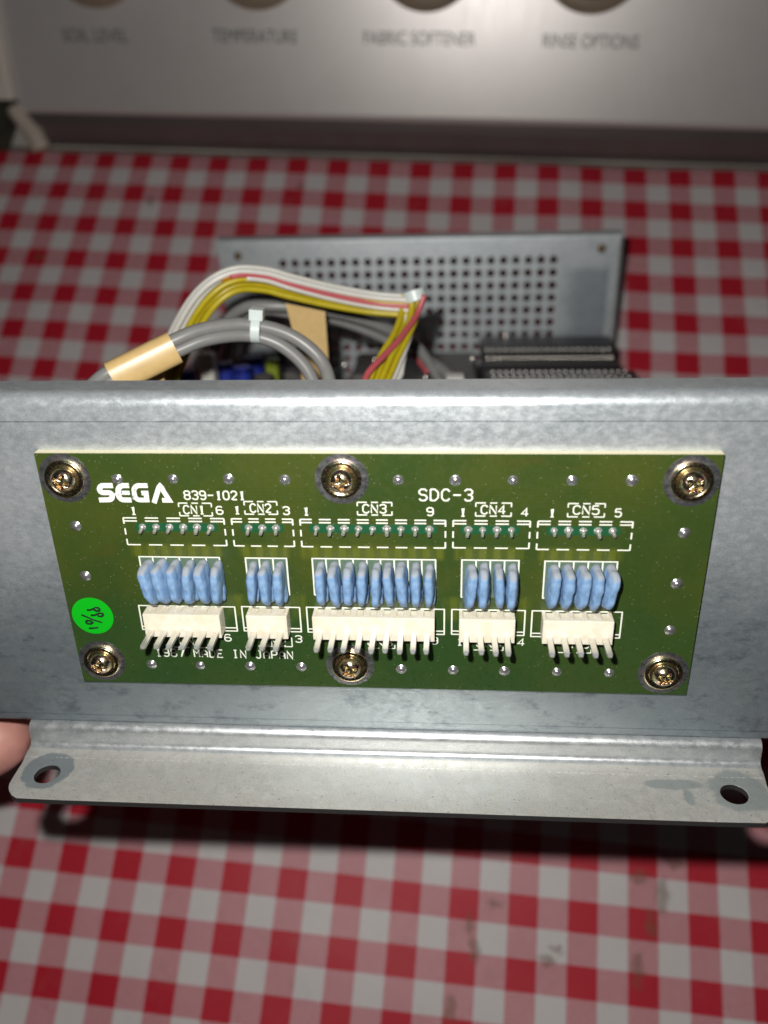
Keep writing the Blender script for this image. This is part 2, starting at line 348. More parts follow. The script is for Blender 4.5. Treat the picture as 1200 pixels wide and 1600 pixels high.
# ============================================================ SETTING: washing machine with tablecloth
def wm(p): return Vector(p) * MM
I4 = Matrix.Identity(4)
wash = empty('washing_machine', Matrix.Translation((0, 0.28, -0.012)), 'satin grey washing machine console with round knobs, behind the checked tablecloth', 'washing machine')
off = Vector((0, -0.28, 0.012))
ENAMEL = M("white_enamel", (.62, .58, .52), .35, 0, .06, .05)
ENAMELD = M("old_cream_plastic", (.50, .43, .36), .45, 0, .15, .05)
DARKLIP = M("dark_lip", (.17, .135, .13), .36, .5, .2, .03)  # reddish dark tone holds the cloth's reflection and the shadow
OLIVE = M("dark_olive_gap", (.055, .055, .04), .6, 0, .2, .05)
def satin():
    a = NM("satin_panel", metal=.5); f = a.noise(.05, 4, .6); c = a.mix(f, (.66, .625, .605), (.76, .725, .70))
    gr = a.noise(.6, 3, .6, stretch=(4, .15, .15)); c = a.mix(a.math('MULTIPLY', gr, .2), c, (.62, .60, .58)); 
    p = [(594, 172, 1.6, 1.6), (745, 92, 2.5, .8), (738, 15, 3.2, .4)]
    a.set('color', c); a.set('rough', a.ramp(gr, .3, .7, .37, .42)); return a.m
SATIN = satin()
mb = MB(); mb.box((-430, -330, -12), (430, 380, -2)); mb.build('top_lid', ENAMEL, wash, at=off)
Y0, Z0 = 291.2, 12.0; SL = math.radians(51.0); UD = Vector((0, math.cos(SL), math.sin(SL))); PN = Vector((0, -math.sin(SL), math.cos(SL)))
XL = ontable(30, 180, 12.0).x
def panelpt(u, v):
    d = W @ ray(u, v); o = Vector((0, Y0, Z0)); t = (o - CAMH).dot(PN) / d.dot(PN); return CAMH + d*t
# panel: a thin tray with a rounded lower edge
mb = MB(); prof = []
for k in range(7):
    t = k/6*PI/2; prof.append(Vector((0, Y0, Z0)) + UD*(3 - 3*math.sin(t)) - PN*(3 - 3*math.cos(t)))
prof = prof[::-1]; top = Vector((0, Y0, Z0)) + UD*170
ring = [p for p in prof] + [top, top - PN*4] ; n = len(ring)
vs = [(XL, p.y, p.z) for p in ring] + [(420, p.y, p.z) for p in ring]
mb.add(vs, [(i, (i+1) % n, (i+1) % n + n, i+n) for i in range(n)] + [tuple(range(n)), tuple(range(n, 2*n))])
mb.build('console_panel', SATIN, wash, True, at=off, sharp=40)
mb = MB(); lip = [(286.0, -2), (286.4, 2.5), (288.5, 9.0), (291.5, 10.6), (300, 12.0), (420, 12.0), (420, -2)]; n = len(lip)
vs = [(XL+1, a_, b_) for a_, b_ in lip] + [(420, a_, b_) for a_, b_ in lip]
mb.add(vs, [(i, (i+1) % n, (i+1) % n + n, i+n) for i in range(n)] + [tuple(range(n)), tuple(range(n, 2*n))]); mb.build('console_lip', DARKLIP, wash, at=off)
# left end cap: a proud strip following the panel, with a curved foot
mb = MB(); path = []
for s in (170, 120, 60, 20, 6): q = Vector((0, Y0, Z0)) + UD*s; path.append(q)
L = []
for q in path: L.append((XL-1.0, q))
sec = [(0, 0), (0, 2.6), (-1.2, 3.8), (-24, 3.8), (-26, 0), (-26, -8), (0, -8)]
vs = []
for q in path:
    for dx, h in sec: p = q + PN*h; vs.append((XL-.6+dx, p.y, p.z))
n = len(sec); fs = []
for i in range(len(path)-1):
    for j in range(n): fs.append((i*n+j, i*n+(j+1) % n, (i+1)*n+(j+1) % n, (i+1)*n+j))
fs += [tuple(range(n)), tuple((len(path)-1)*n+j for j in range(n))]
mb.add(vs, fs); mb.build('end_cap', ENAMEL, wash, True, at=off, sharp=35)
foot = [panelpt(28, 172), ontable(45, 193, 9), ontable(63, 214, 5), ontable(74, 238, 0.5)]
mb = MB(); foot = [Vector(p) for p in foot]; sm = []
for i in range(len(foot)-1):
    for k in range(4): sm.append(foot[i].lerp(foot[i+1], k/4))
sm.append(foot[-1]); mb.tube([(p.x-3, p.y+1.5, p.z) for p in sm], [3.4+.12*i for i in range(len(sm))], 12); mb.build('end_cap_foot', ENAMELD, wash, True, at=off)
mb = MB(); q = ontable(5, 215, 0); mb.box((q.x-30, q.y-8, -2), (q.x+4, q.y+60, 7)); mb.build('gap_filler', OLIVE, wash, at=off)  # added dark box standing in for the dark gap beside the end cap
# knobs and printed words
KN = M("knob_brushed_metal", (.42, .40, .37), .3, .9, .1, .1); KR = M("knob_skirt", (.36, .29, .21), .4, .4, .15, .1)
kmat = Matrix((Vector((1, 0, 0)), -UD, PN)).transposed().to_4x4()
def knob_mesh():
    prof = [(23, 0), (23, 1.2), (21.6, 2.2), (18, 3), (17.6, 12), (16.8, 13.6), (15.4, 14.2), (5, 14.0), (.1, 13.9)]; n = 48; vs = []; fs = []; mi = []
    for r, h in prof: vs += [Vector((r*math.cos(2*PI*j/n), r*math.sin(2*PI*j/n), h))*MM for j in range(n)]
    for i in range(len(prof)-1):
        for j in range(n): fs.append((i*n+j, i*n+(j+1) % n, (i+1)*n+(j+1) % n, (i+1)*n+j)); mi.append(1 if i < 3 else 0)
    fs.append(tuple((len(prof)-1)*n+j for j in range(n))); mi.append(0)
    return vs, fs, mi
kv, kf, kmi = knob_mesh(); k0 = None
for u in (140, 397, 668, 933):
    p = panelpt(u, -86 + (u-140)*.005)
    if k0 is None: o = k0 = mesh('knob', kv, kf, [KN, KR], True, wash, mi=kmi, sharp=40)
    else: o = k0.copy(); COL.objects.link(o)
    o.matrix_local = Matrix.Translation(p*MM + off) @ kmat
k0['label'] = 'leftmost knob, brown edged'
PTX = M("panel_print", (.10, .10, .104), .5)
for txt, u0, u1, v in (("SOIL LEVEL", 98, 200, 56), ("TEMPERATURE", 332, 465, 57), ("FABRIC SOFTENER", 568, 742, 60), ("RINSE OPTIONS", 848, 998, 65)):
    cu = bpy.data.curves.new('t', 'FONT'); cu.body = txt; cu.align_x = 'CENTER'; cu.align_y = 'CENTER'; cu.size = 1; cu.offset = 0; cu.extrude = 0
    to = bpy.data.objects.new('t', cu); COL.objects.link(to); dg = bpy.context.evaluated_depsgraph_get(); dg.update()
    me = bpy.data.meshes.new_from_object(to.evaluated_get(dg)); bpy.data.objects.remove(to)
    xs = [w_.co.x for w_ in me.vertices]; a_, b_ = panelpt(u0, v), panelpt(u1, v+(u1-u0)*.012); wd = (b_-a_).length*MM; sx = wd/(max(xs)-min(xs)); hh = 5.2*MM/.72
    for w_ in me.vertices: w_.co.x *= sx; w_.co.y *= hh
    me.materials.clear(); me.materials.append(PTX); me.name = 'printed_word'
    o = link('printed_word', me, wash); o.matrix_local = Matrix.Translation(((a_+b_)/2)*MM + off + PN*.00015) @ Matrix((Vector((1, 0, 0)), UD, PN)).transposed().to_4x4()

# tablecloth, with soft unevenness
nx, ny = 150, 120; vs = []; fs = []
for j in range(ny+1):
    for i in range(nx+1):
        x = -360 + 720*i/nx; y = -300 + 584*j/ny
        z = 1.1*noise.noise(Vector((x*.018, y*.018, 0))) + .5*noise.noise(Vector((x*.012+y*.045, x*.006, 8))) + .25*noise.noise(Vector((x*.08, y*.08, 3)))
        if j == ny: z -= .6
        vs.append(Vector((x, y, z-.3))*MM)
for j in range(ny):
    for i in range(nx): fs.append((j*(nx+1)+i, j*(nx+1)+i+1, (j+1)*(nx+1)+i+1, (j+1)*(nx+1)+i))
cloth = mesh('tablecloth', vs, fs, clothmat(), True); cloth.modifiers.new('thickness', 'SOLIDIFY').thickness = -.0006
tag(cloth, 'red and white gingham tablecloth with brown scuffs, lying under the metal chassis', 'tablecloth')

# ============================================================ THE CHASSIS
ch = empty('metal_chassis', CH, 'tilted galvanised steel chassis with a green circuit board screwed to its front wall', 'electronics chassis')
PZ = 1.62                                         # front surface of the wall, in depth
XA, XB = -31.0, 152.0
# front wall: return flange, rolled top edge, wall, small radius at the foot, floor stub
prof = [(-10.3, 9.6)] + [(-10.3, 4.2)] + [(-10.3+2.4-2.4*math.cos(t), PZ+2.4-2.4*math.sin(t)) for t in [k/7*PI/2 for k in range(8)]]
prof += [(0, PZ), (30, PZ), (60.3, PZ)] + [(60.3+1.1*math.sin(t), PZ+1.1-1.1*math.cos(t)) for t in [k/4*PI/2 for k in range(1, 5)]] + [(61.4, 12)]
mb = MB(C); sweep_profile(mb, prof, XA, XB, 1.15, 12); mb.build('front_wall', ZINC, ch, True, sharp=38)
# mounting flange: convex fold out of the floor, short riser, concave fold, lug plate with holes
LX = (-14.9, 135.7)
prof = [(61.65, 9)] + [(61.65, 3.2)] + [(61.65+2.0*(1-math.cos(t)), 3.2-2.3*math.sin(t)) for t in [k/7*PI/2 for k in range(1, 8)]] + [(65.4, .75)]
prof += [(65.4+1.3*math.sin(t), .75-1.3*(1-math.cos(t))) for t in [k/5*PI/2 for k in range(1, 6)]]
mb = MB(C); sweep_profile(mb, prof, LX[0], LX[1], 1.15, 10)
mb.build('flange_fold', ZFOLD, ch, True, sharp=38)
FY = 66.7
left = [(43.5, 1180), (40, 1184), (34, 1192), (26.5, 1204), (19, 1216), (14.3, 1224), (13, 1230), (14, 1236), (18, 1242.5), (25, 1247)]
lp = [onY(u, v, FY) for u, v in left]; lp = [(p[0], p[2]) for p in lp]
zf = lp[-1][1] - .15; lp[0] = (LX[0], -.45); lp[1] = (LX[0]+.02, -1.6)
mx = (LX[0]+LX[1])
outer = [(x, z) for x, z in lp] + [(-2, zf), (mx+2, zf)] + [(mx-x, z) for x, z in lp[::-1]]
hl = onY(73.5, 1209.5, FY); hr = onY(1147.5, 1241, FY)
mb = MB(C); mb.poly(outer, [circ(hl[0], hl[2], 2.55, 28)[::-1], circ(hr[0], hr[2], 2.55, 28)[::-1]], FY, FY+1.2, fn=lambda x, y, z: (x, z, y), mside=1)
o = mb.build('mounting_flange', [ZFL, CUT], ch)
bv = o.modifiers.new('edge', 'BEVEL'); bv.width = .00018; bv.segments = 2; bv.limit_method = 'ANGLE'; bv.angle_limit = math.radians(60)
print('hole', hl[:], hr[:], 'zf', zf)
# floor tray
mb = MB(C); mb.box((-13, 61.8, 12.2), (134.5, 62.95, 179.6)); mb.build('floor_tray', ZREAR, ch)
# rear wall with real holes
RX0, RX1, RT, RB, RZ, TH = -11.2, 135.2, -13.4, 63.2, 180.0, 1.1
nc, nr = 23, 11; px = (110.9-12.4)/22; hx0 = 12.4-px/2; hy0 = -4.25-px/2; HR = 1.48
mb = MB(C); hx1 = hx0+px*nc; hy1 = hy0+px*nr; NH = 12
for r in range(nr):
    for c in range(nc):
        x0, y0 = hx0+c*px, hy0+r*px; cxx, cyy = x0+px/2, y0+px/2
        q = [(x0, y0), (cxx, y0), (x0+px, y0), (x0+px, cyy), (x0+px, y0+px), (cxx, y0+px), (x0, y0+px), (x0, cyy)]
        ci = [(cxx+HR*math.cos(t), cyy+HR*math.sin(t)) for t in [math.radians(-135+45*k) for k in range(8)]]
        vs = [(a_, b_, RZ) for a_, b_ in q+ci] + [(a_, b_, RZ+TH) for a_, b_ in q+ci]; fs = []
        for k in range(8):
            k2 = (k+1) % 8; fs += [(k, k2, 8+k2, 8+k), (16+k, 24+k, 24+k2, 16+k2), (8+k, 8+k2, 24+k2, 24+k)]
        mb.add(vs, fs)
for a_, b_ in (((RX0, RT+1.5), (hx0, RB)), ((hx1, RT+1.5), (RX1-1.5, RB)), ((hx0, RT+1.5), (hx1, hy0)), ((hx0, hy1), (hx1, RB))):
    mb.box((a_[0], a_[1], RZ), (b_[0], b_[1], RZ+TH))
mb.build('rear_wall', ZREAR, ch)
mb = MB(C); prof = [(RT, RZ+6), (RT, RZ+1.8)] + [(RT+1.5-1.5*math.cos(t), RZ+1.5-1.5*math.sin(t)) for t in [k/5*PI/2 for k in range(6)]]
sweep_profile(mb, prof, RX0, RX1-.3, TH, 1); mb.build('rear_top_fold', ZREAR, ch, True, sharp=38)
mb = MB(C); pr2 = [(RX1-1.5, RZ)] + [(RX1-1.5+1.5*math.sin(t), RZ+1.5-1.5*math.cos(t)) for t in [k/5*PI/2 for k in range(1, 6)]] + [(RX1, RZ+9)]
vs = []; n = len(pr2)
inn = [(x-(1.1 if i > 1 else 0), z+(1.1 if i < n-2 else 0)) for i, (x, z) in enumerate(pr2)]
rg = pr2 + inn[::-1]; n2 = len(rg)
vs = [(x, RT+1.5, z) for x, z in rg] + [(x, RB, z) for x, z in rg]
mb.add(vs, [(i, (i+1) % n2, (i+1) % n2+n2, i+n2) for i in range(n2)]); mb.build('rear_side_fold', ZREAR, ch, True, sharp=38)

# ---------------------------------------------------------------- screws (dome with a cross recess, washer, flange)
def screw_mesh(R=2.45, H=2.0, cross=True):
    nr_, nt = 26, 72; vs = []; fs = []
    for i in range(nr_+1):
        r = R*1.0*(i/nr_)
        for j in range(nt):
            t = 2*PI*j/nt; x, y = r*math.cos(t), r*math.sin(t)
            h = H*(1-(r/R)**2.6)**.62 if r < R else 0
            if cross:
                def sm(a_, b_, v_): q_ = min(1, max(0, (v_-a_)/(b_-a_))); return q_*q_*(3-2*q_)
                w1 = .36 - .10*(r/1.5)
                arm = max(sm(w1+.14, w1-.02, abs(x))*sm(1.55, 1.3, abs(y)), sm(w1+.14, w1-.02, abs(y))*sm(1.55, 1.3, abs(x)))
                core = sm(.95, .4, r)
                h -= 1.25*max(arm*(.62+.38*(1-min(1, r/1.5))), core*.75)*(1 if arm > .01 or core > .01 else 0)
            vs.append((x, y, -h))
    for i in range(nr_):
        for j in range(nt): fs.append((i*nt+j, i*nt+(j+1) % nt, (i+1)*nt+(j+1) % nt, (i+1)*nt+j))
    return vs, fs
def lathe_part(prof, n=40):
    vs, fs = lathe(prof, n); return vs, fs
sv, sf = screw_mesh(); s0 = None
SCR = [(101.5, 747, 25), (533.8, 748.5, -12), (1080.8, 751.7, 38), (160, 1032.5, 12), (547.3, 1039.3, 60), (1035.8, 1051.3, 30)]
board_parent = None

# ---------------------------------------------------------------- circuit board
BW, BH = 118.9, 49.43
mb = MB(C); sh = [onplate(48, 707.5)[:2]]
out = [(0, 0), (BW, 0), (BW, BH), (0, BH)]
mb.poly(out, [], 0.0, 1.6, mi=0, mside=1)
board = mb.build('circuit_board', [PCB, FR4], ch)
OUT = Vector((0, -1, 0))                           # out of the board, local
def bp(x, y, h=0.0): return loc(x, y, -h)

washm = None; first = None
def put(proto, x, y, h=0.0, rot=0.0, tilt=None, sub=True):
    o = proto.copy(); COL.objects.link(o)
    for c in list(proto.children):
        d = c.copy(); COL.objects.link(d); d.parent = o
    o.parent = board; o.matrix_local = Matrix.Translation(bp(x, y, h)) @ Matrix.Rotation(rot, 4, 'Y') @ (tilt or Matrix.Identity(4)); return o
# bare pads and sems screws
pad_v, pad_f = lathe([(4.72, 0.0), (4.72, .035), (.1, .036)], 56)
wash_v, wash_f = lathe([(3.6, .03), (3.66, .25), (3.6, .60), (3.4, .72), (2.95, .72), (2.7, .62), (2.5, .45), (.5, .4)], 48)
for i, (u, v, rot) in enumerate(SCR):
    x, y = BXY(u, v)
    if i == 0:
        P0 = MB(C); P0.add(pad_v, pad_f); p0 = P0.build('bare_pad', PAD, board, False); p0.matrix_local = Matrix.Translation(bp(x, y))
        W0 = MB(C); W0.add(wash_v, wash_f); w0 = W0.build('screw_washer', SCREW, board, True, sharp=50); w0.matrix_local = Matrix.Translation(bp(x, y))
        S0 = MB(C); S0.add(sv, sf); s0 = S0.build('screw', SCREW, board, True, sharp=60); s0.matrix_local = Matrix.Translation(bp(x, y, .38)) @ Matrix.Rotation(math.radians(rot), 4, 'Y')
    else:
        put(p0, x, y); put(w0, x, y, 0, rot); tl = Matrix.Rotation(math.radians(random.uniform(-3, 3)), 4, 'X')
        put(s0, x, y, .38, math.radians(rot), tl)
# solder-filled vias
vv, vf = lathe([(1.02, .0), (1.0, .04), (.74, .06), (.66, .22), (.46, .40), (.2, .48), (.02, .49)], 20)
V0 = MB(C); V0.add(vv, vf); v0 = None
vias = [(14.29, 4.99), (24.44, 4.88), (34.47, 4.83), (44.5, 4.91), (64.4, 4.88), (74.31, 4.89), (84.22, 4.84), (94.21, 4.85), (104.29, 4.81), (14.68, 44.92), (24.52, 44.98), (34.54, 44.89), (44.73, 44.78), (64.31, 44.82), (74.35, 44.79), (84.17, 44.76), (94.14, 44.73), (104.02, 44.69)]
vias += [BXY(118.5, 822), BXY(133.5, 900), BXY(1069.5, 833), BXY(1057.5, 912), BXY(1047, 985)]
for k, (x, y) in enumerate(vias):
    if v0 is None: v0 = V0.build('solder_dot', SOLDER, board, True, sharp=60); v0.matrix_local = Matrix.Translation(bp(x, y))
    else:
        o = put(v0, x, y, 0, random.uniform(0, 6)); s_ = random.uniform(.9, 1.08); o.scale = (s_, random.uniform(.8, 1.3), s_)

GRP = [(6, 17.45), (3, 37.1), (9, 49.5), (4, 76.7), (5, 91.75)]; PITCH = 2.5
# solder mask patches and tinned leads poking through
rs = random.Random(3)
mbp = MB(C); l0 = None
LD = MB(C); LD.tube([(0, 0, .0), (0, .05, -.35), (0, .25, -1.05), (-.02, .42, -1.55)], [.46, .38, .33, .28], 10); q_v, q_f = lathe([(.72, .0), (.6, .16), (.42, .42), (.3, .6)], 12); LD.add(q_v, q_f)
for n, x0 in GRP:
    y0 = 14.45; a = [(x0-.9+.5*math.cos(t), y0+.85*math.sin(t)) for t in [PI/2+PI*k/8 for k in range(9)]] + [(x0+(n-1)*2.54+.9+.5*math.cos(t), y0+.85*math.sin(t)) for t in [-PI/2+PI*k/8 for k in range(9)]]
    mbp.poly(a, [], -.015, .01)
    for k in range(n):
        if l0 is None: l0 = LD.build('soldered_lead', SOLDER2, board, True, sharp=60); l0.matrix_local = Matrix.Translation(bp(x0, y0))
        else:
            o = put(l0, x0+k*2.54, y0, 0, rs.uniform(-.5, .5)); s_ = rs.uniform(.85, 1.15); o.scale = (s_, rs.uniform(.85, 1.2), s_)
mbp.build('solder_mask_patch', TEAL, board)

# ---------------------------------------------------------------- blue dipped capacitors
def cap_mesh(seed):
    bm = bmesh.new(); bmesh.ops.create_icosphere(bm, subdivisions=4, radius=1.0); r_ = random.Random(seed); o3 = Vector((r_.uniform(0, 90), r_.uniform(0, 90), r_.uniform(0, 90)))
    bend = r_.uniform(-.25, .25); nw = r_.uniform(.62, .85)
    for v in bm.verts:
        x, y, z = v.co                             # x thickness, y down, z out (-)
        e = 4.6; rr = (abs(y)**e+abs(z)**e)**(1/e); q2 = 3.6; q = (abs(x)**q2+rr**q2)**(-1/q2)
        Y, Zz = y*q, z*q
        tx = 1.02*x*q
        low = max(0, Y-.1); tx *= 1-low*(1-nw)*1.15
        if Zz < 0: tx *= 1-.06*abs(Zz)
        if Y > .3 and Zz < 0: Zz += (Y-.3)*.35
        dent = math.exp(-((Y-.12)/.2)**2)*max(0, -Zz)*.10; Zz += dent
        p = Vector((tx, 4.0*Y, 2.5*Zz)); p.x += bend*(Y)
        p.y += .4*max(0, Zz)*Y                     # bottom pulled toward the board
        if Y > .6: p.z += (Y-.6)*1.2
        nn = noise.noise(p*.75+o3)*.20 + noise.noise(p*1.9+o3)*.09; p += v.co.normalized()*nn
        v.co = C(p)
    # coated lead bump on one side, near the board
    me = bpy.data.meshes.new('blue_capacitor')
    r2 = bmesh.ops.create_icosphere(bm, subdivisions=3, radius=1.0)['verts']
    for v in r2:
        d = v.co.copy(); p = Vector((.62+d.x*.62, 1.9+d.y*2.2, .9+d.z*.9)) + d*noise.noise(d*1.4+o3)*.25; v.co = C(p)
    bm.to_mesh(me); bm.free(); me.materials.append(CAP); me.polygons.foreach_set('use_smooth', [True]*len(me.polygons)); return me
variants = [cap_mesh(s) for s in (1, 2, 3, 4, 5)]
tilts = {0: -.07, 1: -.03, 2: -.02, 3: .03, 4: .06}
caps = MB(C)
CAPX = {0: [24.6+0, 0], }
capx = [[PL(u, 884, -1)[0]/MM for u in us] for us in ((235, 256, 276, 297, 319, 340), (395, 416, 437), (502, 524, 545, 566, 588, 608, 629, 650, 671), (734.5, 755.5, 780, 800), (864, 886, 910, 931, 953))]
capx = [[x-0.35*(0) for x in xs] for xs in capx]
k = 0
for g, xs in enumerate(capx):
    for x in xs:
        o = link('blue_capacitor', variants[rs.randrange(5)], board); k += 1
        tz = tilts[g]*1.3 + rs.uniform(-.09, .09)
        o.matrix_local = Matrix.Translation(bp(x, 24.85+rs.uniform(-.15, .15), 2.55)) @ Matrix.Rotation(tz*.6, 4, 'Y') @ Matrix.Rotation(tz, 4, 'Z'); o.scale = (rs.uniform(.93, 1.02), rs.uniform(.97, 1.08), rs.uniform(.98, 1.03))
# short legs of the capacitors
LG = MB(C); LG.tube([(0, 0, .1), (0, 0, -1.2)], .28, 8); lg0 = None
for g, xs in enumerate(capx):
    for x in xs:
        for yy in (22.2, 27.4):
            if lg0 is None: lg0 = LG.build('capacitor_leg', SOLDER2, board, True); lg0.matrix_local = Matrix.Translation(bp(x, yy))
            else: put(lg0, x, yy)
# ---------------------------------------------------------------- pin headers
PINT = M('tinned_pin', (.72, .71, .66), .30, .72, .15, 3)
PN_ = MB(C)
w, t_ = .52, .34
PN_.add([(-w, -t_, 0), (w, -t_, 0), (w, t_, 0), (-w, t_, 0), (-w, -t_, -8.3), (w, -t_, -8.3), (w, t_, -8.3), (-w, t_, -8.3), (-w*.62, -t_*.5, -9.0), (w*.62, -t_*.5, -9.0), (w*.62, t_*.5, -9.0), (-w*.62, t_*.5, -9.0)],
       [(0, 3, 2, 1), (0, 1, 5, 4), (1, 2, 6, 5), (2, 3, 7, 6), (3, 0, 4, 7), (4, 5, 9, 8), (5, 6, 10, 9), (6, 7, 11, 10), (7, 4, 8, 11), (8, 9, 10, 11)])
pin0 = None
HDR = [(6, 17.3), (3, 37.0), (9, 49.45), (4, 76.65), (5, 91.85)]
for gi, (n, x0) in enumerate(HDR):
    xa, xb = x0-1.35, x0+(n-1)*PITCH+(1.35 if gi else .85); ya, yb = 31.15, 36.15
    # body with notched upper side
    def notched(dep):
        pts = [(xa, yb), (xa, ya)]
        for k in range(n):
            cx0 = x0+k*PITCH; pts += [(cx0-.75, ya), (cx0-.5, ya+dep), (cx0+.5, ya+dep), (cx0+.75, ya)]
        return pts + [(xb, ya), (xb, yb)]
    mb = MB(C); mb.poly(notched(.28), [], -.02, -2.3); mb.box((xa, ya, -2.3), (xb, yb, -3.25))
    o = mb.build('pin_header', CREAM, board); bv = o.modifiers.new('edge', 'BEVEL'); bv.width = .00009; bv.segments = 2; bv.limit_method = 'ANGLE'
    for k in range(n):
        if pin0 is None: pin0 = PN_.build('header_pin', PINT, board); bv = pin0.modifiers.new('edge', 'BEVEL'); bv.width = .00007; bv.segments = 2; pin0.matrix_local = Matrix.Translation(bp(x0, 34.9))
        else: put(pin0, x0+k*PITCH+rs.uniform(-.04, .04), 34.9, rs.uniform(-.12, .08), 0, Matrix.Rotation(rs.uniform(-.018, .018), 4, 'Z') @ Matrix.Rotation(rs.uniform(-.01, .01), 4, 'X'))

# ---------------------------------------------------------------- white silkscreen
G = {  # stroke font on a 4 x 6 grid, y down
 '0': [[(1,0),(3,0),(4,1.3),(4,4.7),(3,6),(1,6),(0,4.7),(0,1.3),(1,0)]],
 '1': [[(1.2,.9),(2.2,0),(2.2,6)], [(1.1,6),(3.3,6)]],
 '2': [[(0,1.3),(1,0),(3,0),(4,1.2),(4,2.2),(0,6),(4,6)]],
 '3': [[(0,.9),(1,0),(3,0),(4,.9),(4,2),(3,2.8),(1.6,2.8)], [(3,2.8),(4,3.8),(4,5),(3,6),(1,6),(0,5)]],
 '4': [[(3,6),(3,0),(0,4.3),(4.2,4.3)]],
 '5': [[(3.8,0),(.4,0),(.2,2.6),(1,2.2),(3,2.2),(4,3.2),(4,5),(3,6),(1,6),(0,5.1)]],
 '6': [[(3.7,.8),(3,0),(1,0),(0,1.2),(0,4.9),(1,6),(3,6),(4,4.9),(4,3.6),(3,2.7),(1,2.7),(0,3.5)]],
 '7': [[(0,0),(4,0),(1.6,6)]],
 '8': [[(1,2.8),(0,1.9),(0,.9),(1,0),(3,0),(4,.9),(4,1.9),(3,2.8),(1,2.8),(0,3.8),(0,5),(1,6),(3,6),(4,5),(4,3.8),(3,2.8)]],
 '9': [[(.3,5.2),(1,6),(3,6),(4,4.8),(4,1.1),(3,0),(1,0),(0,1.1),(0,2.3),(1,3.2),(3,3.2),(4,2.5)]],
 '-': [[(0,3),(4,3)]], ' ': [],
 'C': [[(4,1.2),(3,0),(1.2,0),(0,1.4),(0,4.6),(1.2,6),(3,6),(4,4.8)]], 'N': [[(0,6),(0,0),(4,6),(4,0)]],
 'S': [[(4,1),(3,0),(1,0),(0,1),(0,2),(1,2.9),(3,3.1),(4,4),(4,5),(3,6),(1,6),(0,5)]],
 'D': [[(0,0),(2.4,0),(4,1.6),(4,4.4),(2.4,6),(0,6),(0,0)]], 'M': [[(0,6),(0,0),(2,3.4),(4,0),(4,6)]],
 'A': [[(0,6),(0,2.2),(2,0),(4,2.2),(4,6)], [(0,3.8),(4,3.8)]], 'E': [[(4,0),(0,0),(0,6),(4,6)], [(0,3),(3.2,3)]],
 'I': [[(.9,0),(3.1,0)], [(2,0),(2,6)], [(.9,6),(3.1,6)]], 'J': [[(2,0),(4,0)], [(3.2,0),(3.2,5),(2.4,6),(1,6),(0,5)]],
 'P': [[(0,6),(0,0),(3,0),(4,.9),(4,2.3),(3,3.2),(0,3.2)]] }
NRM = (0, 0, -1)
def stroke(mb, pts, r): mb.tube([(x, y, -.012) for x, y in pts], r*1.12, 8, flat=NRM)
def roundcorners(p, q=.28):
    if len(p) < 3: return p
    out = [p[0]]
    for i in range(1, len(p)-1):
        a, b, c = Vector(p[i-1]), Vector(p[i]), Vector(p[i+1]); out += [tuple(b.lerp(a, q)), tuple(b.lerp(a, q*.3).lerp(b.lerp(c, q*.3), .5)), tuple(b.lerp(c, q))]
    return out + [p[-1]]
def text(s, x0, y0, x1, h, r=.115, gap=1.9, name='printed_text'):
    mb = MB(C); n = len(s); unit = (x1-x0)/(n*4+(n-1)*gap)
    for i, chh in enumerate(s):
        ox = x0+i*(4+gap)*unit
        for st in G[chh]:
            sharp_ = chh in 'NMAEI147' or (chh == 'D' and False)
            p = st if sharp_ else roundcorners(st)
            stroke(mb, [(ox+a*unit, y0+b*h/6) for a, b in p], r)
    return mb.build(name, SILK, board, True, sharp=70)
def txt_px(s, u0, u1, vc, h, r=.115, gap=1.9):
    a = BXY(u0, vc); b = BXY(u1, vc); return text(s, a[0], (a[1]+b[1])/2-h/2, b[0], h, r, gap)
txt_px('839-1021', 288, 382, 774, 1.62, .12, 1.6)
txt_px('SDC-3', 655, 738, 773.5, 2.15, .135, 1.9)
for s, u0, u1, v in (('CN1', 287, 319, 796.5), ('CN2', 391, 423, 794), ('CN3', 567, 603, 795), ('CN4', 752, 789, 796.5), ('CN5', 896, 936, 797)): txt_px(s, u0, u1, v, 1.62, .115, 1.5)
for s, u, v in (('1', 208, 798), ('6', 343, 797.5), ('1', 370, 797), ('3', 447, 798), ('1', 478, 799), ('9', 672, 799.5), ('1', 723, 800.5), ('4', 820, 800.5), ('1', 862.5, 801.5), ('5', 966, 801.5), ('6', 356, 996.5), ('3', 466.5, 998.5), ('9', 679, 1001), ('4', 814, 1003.5), ('1', 718, 1003)):
    txt_px(s, u-4.8, u+4.8, v, 1.5, .115)
txt_px('1987 MADE IN JAPAN', 244, 457, 1021.5, 1.75, .12, 1.9)
for s, u0, u1, v in (('CN1', 280, 314, 1001), ('CN2', 412, 446, 1003), ('CN3', 575, 612, 1004), ('CN4', 745, 782, 1006), ('CN5', 880, 920, 1007)): txt_px(s, u0, u1, v, 1.6, .115, 1.5)
lines = MB(C)
def seg(x0, y0, x1, y1, r=.12): stroke(lines, [(x0, y0), (x1, y1)], r)
def dashed(x0, x1, y, n, duty=.62, r=.12):
    L_ = (x1-x0)/(n-(1-duty)); 
    for k in range(n): seg(x0+k*L_, y, x0+k*L_+L_*duty, y, r)
def rect_px(a, b, c, d):                           # TL TR BR BL pixels -> x0,x1,y0,y1
    A, B_, C_, D = BXY(*a), BXY(*b), BXY(*c), BXY(*d); return (A[0]+D[0])/2, (B_[0]+C_[0])/2, (A[1]+B_[1])/2, (C_[1]+D[1])/2
